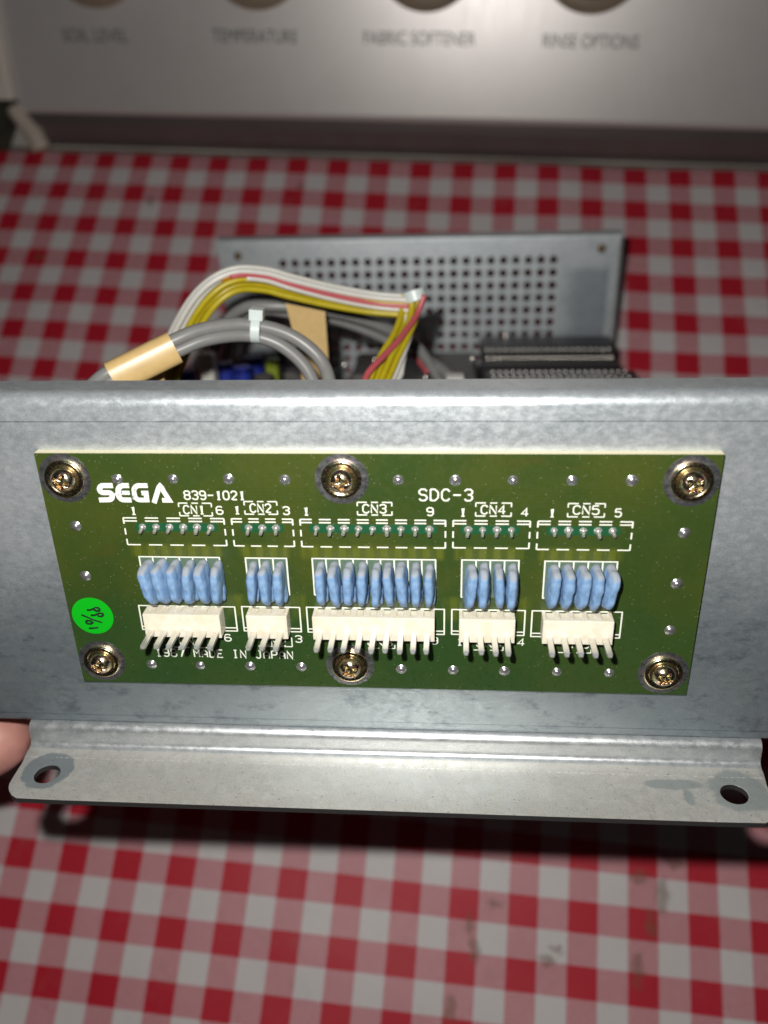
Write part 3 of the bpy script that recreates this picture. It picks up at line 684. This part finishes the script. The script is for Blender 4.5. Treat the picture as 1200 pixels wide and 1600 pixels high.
for a, b, c, d, n in (((192.5, 809.5), (350, 810), (354, 852.5), (199.5, 851), 5), ((362, 811), (457, 811), (460, 853.7), (366, 853), 4), ((469, 811.5), (696.5, 813.5), (695.5, 856.5), (471.5, 854), 8), ((708.2, 813.5), (828.3, 814.5), (826.7, 857), (707.7, 856), 4), ((840.5, 814.5), (989, 815.5), (984.3, 860), (838.5, 858.5), 5)):
    x0, x1, y0, y1 = rect_px(a, b, c, d); dashed(x0, x1, y0, n); dashed(x0, x1, y0+.62, n); dashed(x0, x1, y1, n)
    for x in (x0, x1): seg(x, y0, x, y0+1.2, .13); seg(x, y0+2.1, x, y0+3.4, .13); seg(x, y1-1.2, x, y1, .13)
for a, b, c, d in (((278.3, 786), (330, 786.5), (332, 806.5), (281.5, 805.5)), ((380.5, 783.5), (432, 784), (434, 804), (383.5, 803)), ((558.3, 785), (612.3, 785), (612.3, 805), (558.5, 804.5)), ((743.5, 786), (799, 786), (799, 807), (743.3, 806)), ((887.8, 787), (945.9, 787), (944, 808), (887, 807.5))):
    x0, x1, y0, y1 = rect_px(a, b, c, d); w3 = (x1-x0)
    for y in (y0, y1):
        for f0, f1 in ((0, .28), (.40, .60), (.72, 1)): seg(x0+w3*f0, y, x0+w3*f1, y, .105)
    for x in (x0, x1): seg(x, y0, x, y0+.75, .105); seg(x, y1-.75, x, y1, .105)
for u0, u1, v, dn in ((272, 328, 1011, 1), (404, 456.7, 1009.5, 2), (575, 617, 1012.5, 1), (740, 786, 1015.5, 1), (872, 923, 1019.5, 1)):
    a = BXY(u0, v); b = BXY(u1, v); seg(a[0], a[1], a[0]+(b[0]-a[0])*.42, a[1], .105); seg(a[0]+(b[0]-a[0])*.56, a[1], b[0], a[1], .105)
    if dn == 2: seg(b[0], a[1], b[0], a[1]-2.1, .105)
    else: seg(b[0], a[1], b[0], a[1]-.8, .105)
slotm = MB(C)
for n, tl, tr, br in ((6, (217.3, 870), (343.3, 871), (349.3, 930.5)), (3, (383.3, 872), (448.3, 872.5), (451.7, 931.5)), (9, (487.7, 873), (680, 874.5), (681, 934)), (4, (721.7, 875), (810, 876), (809, 936)), (5, (851.7, 877), (965.7, 878), (958, 938))):
    A, B_, E_ = BXY(*tl), BXY(*tr), BXY(*br); x0, x1, y0, y1 = A[0], (B_[0]+E_[0])/2, (A[1]+B_[1])/2, E_[1]-.2
    seg(x0-.12, y0, x1+.12, y0, .12); seg(x0, y1, x0-.9+1.2, y1, .11); seg(x1-.9, y1, x1, y1, .11)
    for k in range(n+1): seg(x0+(x1-x0)*k/n, y0+.05, x0+(x1-x0)*k/n, y1-.03*(k % 2), .13)
    slotm.poly([(x0, y0), (x1, y0), (x1, y1), (x0, y1)], [], -.004, .01)
slotm.build('slot_footprint', GREENP, board)
for tl, tr, br, bl in (((216.7, 947), (366.7, 947.5), (370.7, 985.5), (223.3, 984)), ((377.7, 948), (468.3, 949), (470.5, 987), (381.7, 986)), ((478.3, 949), (695, 952), (693.3, 991), (482.3, 988)), ((705.7, 952.5), (820.7, 954), (818.5, 992.5), (706, 991.5)), ((831, 954.5), (972.3, 956.5), (968, 997), (830, 994.5))):
    x0, x1, y0, y1 = rect_px(tl, tr, br, bl)
    for ya_, yb_ in ((y0, y0), (y1, y1), (y1-.72, y1-.72)): seg(x0-.1, ya_, x1+.1, yb_, .12)
    for x in (x0, x1): seg(x, y0, x, y1, .13)
lines.build('printed_outline', SILK, board, True, sharp=70)
# the maker's logo: each letter is two parallel bands with a hairline between
logo = MB(C)
def zp(x, y): return BXY(150+x/9.23, 735+y/9.23)
def ribbon(path, half, gapw=.045, hair=True):
    P3 = [Vector(zp(*p)) for p in path]; N_ = []
    for i, p in enumerate(P3):
        a = (P3[i]-P3[i-1]).normalized() if i > 0 else None; b = (P3[i+1]-P3[i]).normalized() if i < len(P3)-1 else None
        if a is None: N_.append(Vector((-b.y, b.x)))
        elif b is None: N_.append(Vector((-a.y, a.x)))
        else:
            d = (a+b).normalized(); nn = Vector((-d.y, d.x)); N_.append(nn/max(.35, nn.dot(Vector((-a.y, a.x)))))
    for lo, hi in (((-half, -gapw/2), (gapw/2, half)) if hair else ((-half, half),)):
        vs = [(*(p+n_*lo), -.03) for p, n_ in zip(P3, N_)] + [(*(p+n_*hi), -.03) for p, n_ in zip(P3, N_)]; n = len(P3)
        logo.add(vs, [(i, i+1, n+i+1, n+i) for i in range(n-1)])
def A_(x, y, r, a0, a1, n=8, sy=1.0): return [(x+r*math.cos(math.radians(a0+(a1-a0)*i/n)), y+sy*r*math.sin(math.radians(a0+(a1-a0)*i/n))) for i in range(n+1)]
hw = .485
ribbon([(243, 218)] + A_(103, 269, 51, -90, -270) + A_(185, 371, 51, -90, 90)[0:] + [(45, 426)], hw)
ribbon([(475, 218), (405, 218)] + A_(392, 290, 72, -90, -180, 6) + [(322, 335)] + A_(402, 335, 80, 180, 90, 6, 1.12) + [(513, 426)], hw)
ribbon([(372, 322), (487, 322)], .40)
ribbon([(745, 218), (640, 218)] + A_(620, 290, 72, -90, -180, 6) + [(552, 340)] + A_(636, 336, 82, 180, 90, 6, 1.10) + [(735, 426), (722, 326), (655, 326)], .45)
ribbon([(838, 470), (893, 290), (908, 245), (925, 224), (945, 245), (975, 300), (1058, 430), (955, 430)], .45)
logo.build('printed_logo', SILKW, board)
# green inspection sticker with handwriting
sx_, sy_ = BXY(145, 962)
mb = MB(C); mb.poly(circ(sx_, sy_, 4.08, 64), [], -.10, -.02); st = mb.build('green_sticker', STICK, board)
st['label'] = 'round green sticker with handwritten date'
hw_ = MB(C)
def sk(pts, r=.2): hw_.tube([(*BXY(100+a/10.67, 920+b/10.67), -.115) for a, b in pts], r, 8, flat=NRM)
sk([(385, 350), (440, 350), (490, 330), (530, 312), (575, 310), (598, 335), (590, 362), (545, 368), (515, 352), (530, 318)], .21)
sk([(450, 437), (520, 435), (560, 415), (605, 400), (650, 408), (655, 440), (620, 458), (575, 448), (570, 418)], .21)
sk([(295, 430), (400, 470), (500, 515), (600, 545), (640, 558)], .19)
sk([(365, 545), (395, 525), (450, 528), (482, 560), (450, 580), (395, 575), (365, 548)], .23)
sk([(420, 655), (500, 650), (575, 640)], .2)
hw_.build('handwriting', INK, board, True)

# ============================================================ inside the tray
mbd = MB(C); mbd.box((-6, 44, 22), (131, 45.6, 172)); main = mbd.build('main_board', BOARD2, ch)
def comp(name, a, b, mat, bev=.4, lab=None):
    mb = MB(C); mb.box(a, b); o = mb.build(name, mat, main); m_ = o.modifiers.new('edge', 'BEVEL'); m_.width = bev*MM; m_.segments = 2
    if lab: o['label'] = lab
    return o
# two long pin sockets on the right, rows of bright contacts on top
comp('pin_socket', (84.5, 25.3, 150.5), (131.5, 44, 159.5), BLACKP, .6); comp('pin_socket', (85.0, 21.9, 160), (132, 44, 174), BLACKP, .7)
comp('pin_socket', (85.5, 25.3, 127.0), (134.5, 44, 140), BLACKP, .6)
def leg_mesh(nm, mat, r, Rc_):
    ct = MB(C); ax_ = Vector((-.10, -.28, -.95)).normalized(); e1 = Vector((1, 0, 0)); e2 = ax_.cross(e1); n = 14; vs = []; fs = []
    prof = [(0, r*1.0), (.25, r*1.0)] + [(.25+Rc_*(1-math.cos(math.asin(min(1, r/Rc_))))*0 + (math.sqrt(Rc_**2-(r*k)**2)-math.sqrt(Rc_**2-r*r)), r*k) for k in (.8, .6, .4, .2, .02)]
    for h_, rr in prof: vs += [e1*math.cos(2*PI*q/n)*rr + e2*math.sin(2*PI*q/n)*rr + ax_*h_ for q in range(n)]
    for a in range(len(prof)-1):
        for q in range(n): fs.append((a*n+q, a*n+(q+1) % n, (a+1)*n+(q+1) % n, (a+1)*n+q))
    fs.append(tuple((len(prof)-1)*n+q for q in range(n))); ct.add(vs, fs); ct.box((-.28, .1, .05), (.28, 1.4, .35))
    return ct.build(nm, mat, main, True, sharp=50)
c0 = leg_mesh('contact_pin', PINM, .5, 1.25); c0.location = loc(87.3, 25.1, 155.5)
PIN2 = M("dull_contact", (.42, .41, .39), .4, .9, .2, 2); c1 = leg_mesh('contact_pin', PIN2, .5, 1.6); c1.location = loc(87.0, 23.4, 160.1)
for k in range(21):
    for pr_, x, y, z in ((c0, 87.3+k*2.13, 25.1, 155.5), (c1, 87.0+k*2.13, 23.4, 160.1), (c1, 88.2+k*2.15, 25.1, 131.3), (c1, 88.2+k*2.15, 25.1, 137.5)):
        if k == 0 and (z in (155.5, 160.1)): continue
        o = pr_.copy(); COL.objects.link(o); o.location = loc(x+rs.uniform(-.08, .08), y, z+rs.uniform(-.15, .15)); o.rotation_euler = (rs.uniform(-.06, .06), 0, rs.uniform(-.06, .06))
# dark relay-like modules in the middle
comp('dark_module', (46, 26.0, 118), (83.0, 44, 140), GREYBOX, 1.2)
comp('dark_module', (40, 27.0, 142), (83.0, 44, 172), GREYBOX, 1.2)
for u, v, Z in ((585, 562, 136), (537, 570, 128), (790, 524, 168), (738, 560, 132), (665, 590, 120), (620, 575, 125)):
    q = onplate(u, v, Z); o = c0.copy(); COL.objects.link(o); o.location = loc(q[0], min(q[1], 26.5), Z); o.scale = (.8, .8, 1)
# blue cans, lime part, white connector on the left
def can(u, v, Z, r, h, mat, name):
    q = onplate(u, v, Z); mb = MB(C); a_, b_ = lathe([(r*.85, 0), (r, .3), (r, h)], 20); mb.add([(x+q[0], q[1]-z, y+Z) for x, y, z in a_], [f[::-1] for f in b_])
    mb.tube([(q[0], q[1]+.1, Z), (q[0], 44, Z)], r, 20); return mb.build(name, mat, main, True, sharp=40)
can(288, 578, 120, 3.0, 2, BLUEC, 'blue_can'); can(350, 566, 128, 3.0, 2, BLUEC, 'blue_can'); can(378, 572, 116, 2.7, 2, BLUEC, 'blue_can'); can(395, 556, 140, 3.6, 2, BLUEC, 'blue_can'); can(412, 586, 112, 3, 2, GREYBOX, 'grey_can')
q = onplate(425, 560, 125); comp('lime_component', (q[0]-1.9, q[1], 123), (q[0]+1.9, 44, 127), LIME)
q = onplate(322, 552, 112); comp('white_connector', (q[0]-1.9, q[1], 110), (q[0]+2.2, 44, 115), WIREW)
comp('dark_module', (-4, 33, 60), (44, 44, 108), BLACKP, 1); comp('dark_module', (-3, 31, 138), (33, 44, 170), BLACKP, 1); 
q = onplate(462, 578, 120); comp('grey_can', (q[0]-3, q[1], 116), (q[0]+4, 44, 124), GREYBOX)
BRSC = M('tarnished_screw', (.16, .11, .05), .4, .8, .3, 1)
# rear wall screws
for u, v in ((372, 400), (940, 388)):
    q = onplate(u, v, RZ); a_, b_ = lathe([(1.5, 0), (1.5, .5), (1.1, .9), (.4, 1.0), (.35, .5), (.02, .4)], 18); mb = MB(C); mb.add([(x+q[0], y+q[1], z+RZ) for x, y, z in a_], b_); mb.build('rear_screw', BRSC, ch, True, sharp=40)

# ============================================================ cables (each bundle a thing of its own)
def catmull(P4, k=10):
    P4 = [Vector(p) for p in P4]; out = []
    for i in range(len(P4)-1):
        p0, p1, p2, p3 = P4[max(0, i-1)], P4[i], P4[i+1], P4[min(len(P4)-1, i+2)]
        for j in range(k):
            t = j/k; out.append(.5*((2*p1)+(p2-p0)*t+(2*p0-5*p1+4*p2-p3)*t*t+(3*p1-p0-3*p2+p3)*t*t*t))
    return out+[P4[-1]]
def cp(u, v, Z): q = onplate(u, v, Z); return Vector((q[0], q[1], q[2]))
harness = empty('wire_harness', CH.copy(), 'harness of yellow, white and red wires arching up out of the chassis', 'wire harness')
main_path = [cp(248, 630, 72), cp(266, 575, 70), cp(294, 512, 68), cp(326, 464, 68), cp(366, 438, 70), cp(412, 437, 73), cp(455, 448, 75), cp(520, 463, 78), cp(585, 474, 80), cp(640, 478, 80)]
drop = [cp(648, 462, 80), cp(644, 492, 78), cp(630, 530, 72), cp(612, 565, 66), cp(596, 600, 60), cp(585, 640, 54)]
def wires(path, specs, root, spread, sgn=1):
    base = catmull(path, 8)
    for name, mat, a, b, r, *t0_ in specs:
        pts = []; n = len(base)
        for i, p in enumerate(base):
            t = i/(n-1)
            if t0_ and t < t0_[0]: continue
            d = (base[min(i+1, n-1)]-base[max(i-1, 0)]).normalized(); side = d.cross(Vector((0, 0, sgn))).normalized(); dep = side.cross(d)
            aa = a(t) if callable(a) else a; pts.append(p + side*aa*spread + dep*b*spread*.8 + Vector((noise.noise(Vector((t*3, a(0) if callable(a) else a, b)))*.35,)*3))
        mb = MB(C); mb.tube(pts, r, 10); mb.build(name, mat, root, True)
taper = lambda a, b=None: (lambda t: a*(1-.25*t) if b is None else a+(b-a)*t)
wires(main_path, [('wire', WIREW, taper(-2.3), 0, .78), ('wire', WIREW, taper(-1.75), 1.2, .75), ('wire', WIREY, taper(1.9), 0, .78), ('wire', WIREY, taper(1.2), -.8, .78), ('wire', WIREY, taper(.5), -.3, .78), ('wire', WIREY, taper(2.1), 1.0, .78),
     ('wire', WIREY, lambda t: .2-1.0*max(0, t-.35), .9, .75), ('wire', WIREO, lambda t: -1.1+.2*t, .9, .7, .40), ('wire', WIRER, lambda t: -1.6+1.5*t, 1.3, .72, .42), ('wire', WIREW, lambda t: -1.0+1.5*t, 1.3, .72, .48), ('wire', WIREW, lambda t: -1.2+.2*t, -.4, .72), ('wire', WIREW, lambda t: -2.0+.3*t, -.5, .75)], harness, 1.3, -1)
wires(drop, [('wire', WIREW, lambda t: .9+.2*t-2.0*max(0, .5-t), .3, .8), ('wire', WIREY, -1.4, .2, .8), ('wire', WIREY, -.3, -.5, .8), ('wire', WIREY, .5, -.2, .8), ('wire', WIREY, -.8, 1.0, .8), ('wire', WIRER, lambda t: 1.3-3.3*min(1, t*1.25), -1.15, .8), ('wire', WIREW, lambda t: -1.8+3.6*min(1, t*1.6), .8, .8)], harness, 2.0, 1)
def tie(p, d, r, root, wdt=2.2, head=True, up=Vector((0, -1, 0))):
    mb = MB(C); d = d.normalized(); s_ = d.cross(up).normalized(); u_ = s_.cross(d); n = 24; vs = []; fs = []
    for dd, rr in ((-wdt/2, r), (-wdt/2, r+.7), (wdt/2, r+.7), (wdt/2, r)):
        vs += [p+d*dd+s_*math.cos(2*PI*j/n)*rr+u_*math.sin(2*PI*j/n)*rr for j in range(n)]
    for i in range(4):
        for j in range(n): fs.append((i*n+j, i*n+(j+1) % n, ((i+1) % 4)*n+(j+1) % n, ((i+1) % 4)*n+j))
    mb.add(vs, fs)
    if head:
        c_ = p+u_*(r+1.2); vs = [c_+d*a*1.5+s_*b*1.6+u_*e*1.2 for a in (-1, 1) for b in (-1, 1) for e in (-1, 1)]
        mb.add(vs, [(0, 1, 3, 2), (4, 6, 7, 5), (0, 4, 5, 1), (2, 3, 7, 6), (0, 2, 6, 4), (1, 5, 7, 3)])
    o = mb.build('cable_tie', TIEM, root, True, sharp=40); return o
tie(cp(648, 462, 80), Vector((.3, 1, -.2)), 2.2, harness, 2.6, False)

grey = empty('grey_cable', CH.copy(), 'pair of thick grey cables in kraft tape and a pale tie, behind the front wall', 'cable', 'grey cables in the tray')
def cable(pts, r, root, mat=CABLEG, nm='cable_strand'): mb = MB(C); mb.tube(catmull(pts, 10), r, 14); return mb.build(nm, mat, root, True)
g1 = [cp(118, 625, 30), cp(140, 606, 33), cp(176, 578, 37), cp(270, 533, 42.5), cp(320, 514, 46), cp(380, 507, 50), cp(440, 518, 52), cp(485, 545, 52), cp(510, 580, 50), cp(522, 640, 44)]
g2 = [cp(138, 634, 30), cp(152, 617, 33), cp(182, 590, 37), cp(278, 548, 43), cp(325, 530, 46), cp(385, 524, 50), cp(432, 536, 51), cp(470, 565, 50), cp(490, 600, 48), cp(495, 650, 44)]
cable(g1, 1.55, grey); cable(g2, 1.5, grey)
tie(cp(401, 515, 50.5), Vector((1, .1, .05)), 2.3, grey, 2.0)
# kraft wrap round the pair on the left: flattened sleeve
a_, b_ = cp(174, 588, 37), cp(276, 539, 43); d = (b_-a_).normalized(); s_ = d.cross(Vector((0, 0, 1))).normalized(); dp = s_.cross(d)
def sleeve(a_, b_, w_, t_, mat, root, name, twist=0):
    d = (b_-a_).normalized(); s_ = d.cross(Vector((0, 0, 1))).normalized(); dp = s_.cross(d); mb = MB(C); n = 28; vs = []; fs = []
    for k in range(2):
        for kk, (m1, inner) in enumerate(((1, 0), (.93, 1))):
            pass
    for q_, p in ((0, a_), (1, b_)):
        for sc in (1.0, .92):
            for j in range(n):
                t = 2*PI*j/n; cc = abs(math.cos(t))**.7*(1 if math.cos(t) > 0 else -1); ss = abs(math.sin(t))**.7*(1 if math.sin(t) > 0 else -1)
                vs.append(p+s_*cc*w_*sc+dp*ss*t_*sc)
    o0, o1, o2, o3 = 0, n, 2*n, 3*n
    for j in range(n):
        k = (j+1) % n; fs += [(o0+j, o0+k, o2+k, o2+j), (o1+j, o3+j, o3+k, o1+k), (o0+j, o1+j, o1+k, o0+k), (o2+j, o2+k, o3+k, o3+j)]
    mb.add(vs, fs); return mb.build(name, mat, root, True, sharp=40)
sleeve(a_+Vector((.3, .3, -.3)), b_+Vector((-.3, .4, -.5)), 3.6, 2.7, KRAFT, grey, 'kraft_tape_wrap')
cab2 = empty('grey_cable', CH.copy(), 'grey cable running behind the yellow wires, with an upright kraft tape tab', 'cable', 'grey cables in the tray')
cable([cp(335, 545, 96), cp(350, 505, 94), cp(385, 480, 92), cp(430, 478, 92), cp(480, 482, 94), cp(540, 492, 98), cp(600, 512, 102), cp(650, 540, 106), cp(690, 600, 108)], 1.6, cab2)
cable([cp(350, 560, 100), cp(372, 505, 99), cp(410, 486, 97), cp(450, 490, 98), cp(520, 500, 103), cp(590, 525, 106), cp(640, 555, 108)], 1.3, cab2)
mb = MB(C); v4 = [cp(446, 474, 84), cp(508, 487, 84), cp(516, 604, 84), cp(474, 604, 84), cp(458, 520, 84)]; th_ = Vector((0, 0, .35))
n = len(v4); mb.add([p for p in v4]+[p+th_ for p in v4], [tuple(range(n)), tuple(range(n, 2*n))]+[(i, (i+1) % n, (i+1) % n+n, i+n) for i in range(n)]); mb.build('kraft_tape_tab', KRAFT, cab2)
mb = MB(C); v4 = [cp(205, 572, 50), cp(252, 558, 50), cp(258, 606, 50), cp(186, 606, 50)]; n = 4
mb.add([p for p in v4]+[p+th_ for p in v4], [tuple(range(n)), tuple(range(n, 2*n))]+[(i, (i+1) % n, (i+1) % n+n, i+n) for i in range(n)]); mb.build('kraft_tape_tab', KRAFT, grey)
cab3 = empty('red_grey_cable', CH.copy(), 'short grey lead with a red strand and pale plug, right of the yellow wires', 'cable')
cable([cp(652, 556, 112), cp(672, 566, 110), cp(695, 582, 106), cp(716, 606, 100)], 1.7, cab3); cable([cp(644, 552, 112), cp(656, 566, 110), cp(668, 582, 106)], .9, cab3, WIRER, 'red_strand')
mb = MB(C); p = cp(712, 592, 100); mb.box(p-Vector((2.6, 1.2, 2)), p+Vector((2.2, 6, 2))); mb.build('pale_plug', WIREW, cab3)

# ============================================================ hand holding the left end from below
def hand():
    V = []; E = []; R = []
    def add(p, r, par=None):
        V.append(C(p)); R.append(r)
        if par is not None: E.append((par, len(V)-1))
        return len(V)-1
    # palm to the left of and under the tray; index tip shows under the wall's lower left edge
    wr = add((-118, 100, 58), 22); pm = add((-98, 92, 48), 21, wr); fa = add((-150, 118, 84), 25, wr); fb = add((-205, 150, 125), 30, fa)
    tp = onplate(-5, 1154, 11)
    kn = [(-72, 84, 13), (-68, 82, 33), (-69, 83, 52), (-73, 86, 70)]
    tips = [(tp[0], tp[1], 11), (-7, 72.5, 31), (-5, 72.5, 50), (-20, 72.5, 67)]
    for i, (k_, t__) in enumerate(zip(kn, tips)):
        k2 = Vector(k_); t2 = Vector(t__); pv = V[pm]; mid = Vector((-98, 92, 48)).lerp(k2, .45)+Vector((0, 0, (i-1.5)*3))
        c0_ = add(tuple(mid), 13, pm); a = add(tuple(k2), 10.3-(.8 if i == 3 else 0), c0_)
        m1 = k2.lerp(t2, .42)+Vector((0, 3, 0)); m2 = k2.lerp(t2, .74)+Vector((0, 2, 0)); rr = 9.6 if i == 0 else 8.4 if i < 3 else 7.2
        b = add(tuple(m1), rr*.98, a); c = add(tuple(m2), rr*.97, b); add(tuple(k2.lerp(t2, .93)), rr*.98, c); add(tuple(t2), rr*.86, len(V)-1)
    t0 = add((-92, 78, 26), 13, wr); t1 = add((-72, 60, 12), 11, t0); t2_ = add((-53, 48, 6), 9, t1); t3_ = add((-42, 42, 4), 8, t2_); add((-38.5, 40, 4), 6.6, t3_)
    bm = bmesh.new()
    for a, b in E:
        va, vb = V[a], V[b]; n = max(4, int((vb-va).length/(1.2*MM)))
        for k in range(n+1):
            t = k/n; r = (R[a]*(1-t)+R[b]*t)*MM; st = 3*t*t-2*t*t*t
            bmesh.ops.create_icosphere(bm, subdivisions=2, radius=r, matrix=Matrix.Translation(va.lerp(vb, t)))
    me = bpy.data.meshes.new('hand'); bm.to_mesh(me); bm.free(); o = link('hand', me)
    rm = o.modifiers.new('merge', 'REMESH'); rm.mode = 'VOXEL'; rm.voxel_size = 1.3*MM; rm.use_smooth_shade = True
    sm_ = o.modifiers.new('soft', 'SMOOTH'); sm_.factor = .6; sm_.iterations = 9
    dg = bpy.context.evaluated_depsgraph_get(); dg.update(); nm = bpy.data.meshes.new_from_object(o.evaluated_get(dg)); o.modifiers.clear(); o.data = nm; nm.materials.clear(); nm.materials.append(SKIN)
    nm.polygons.foreach_set('use_smooth', [True]*len(nm.polygons)); o.matrix_world = CH
    nb = bmesh.new(); bmesh.ops.create_icosphere(nb, subdivisions=3, radius=1.0)
    for v in nb.verts: v.co = Vector((v.co.x*6.0, v.co.y*1.0, v.co.z*4.6))*MM
    nme = bpy.data.meshes.new('thumbnail'); nb.to_mesh(nme); nb.free(); nme.materials.append(NAIL); nme.polygons.foreach_set('use_smooth', [True]*len(nme.polygons))
    no = link('thumbnail', nme, o); no.matrix_local = Matrix.Translation(C((-42.5, 41.5, -3.0))) @ Matrix.Rotation(-.45, 4, 'Y') @ Matrix.Rotation(.12, 4, 'Z')
    return o
h = hand(); tag(h, 'fingertip of a hand supporting the left end of the chassis from below', 'hand')
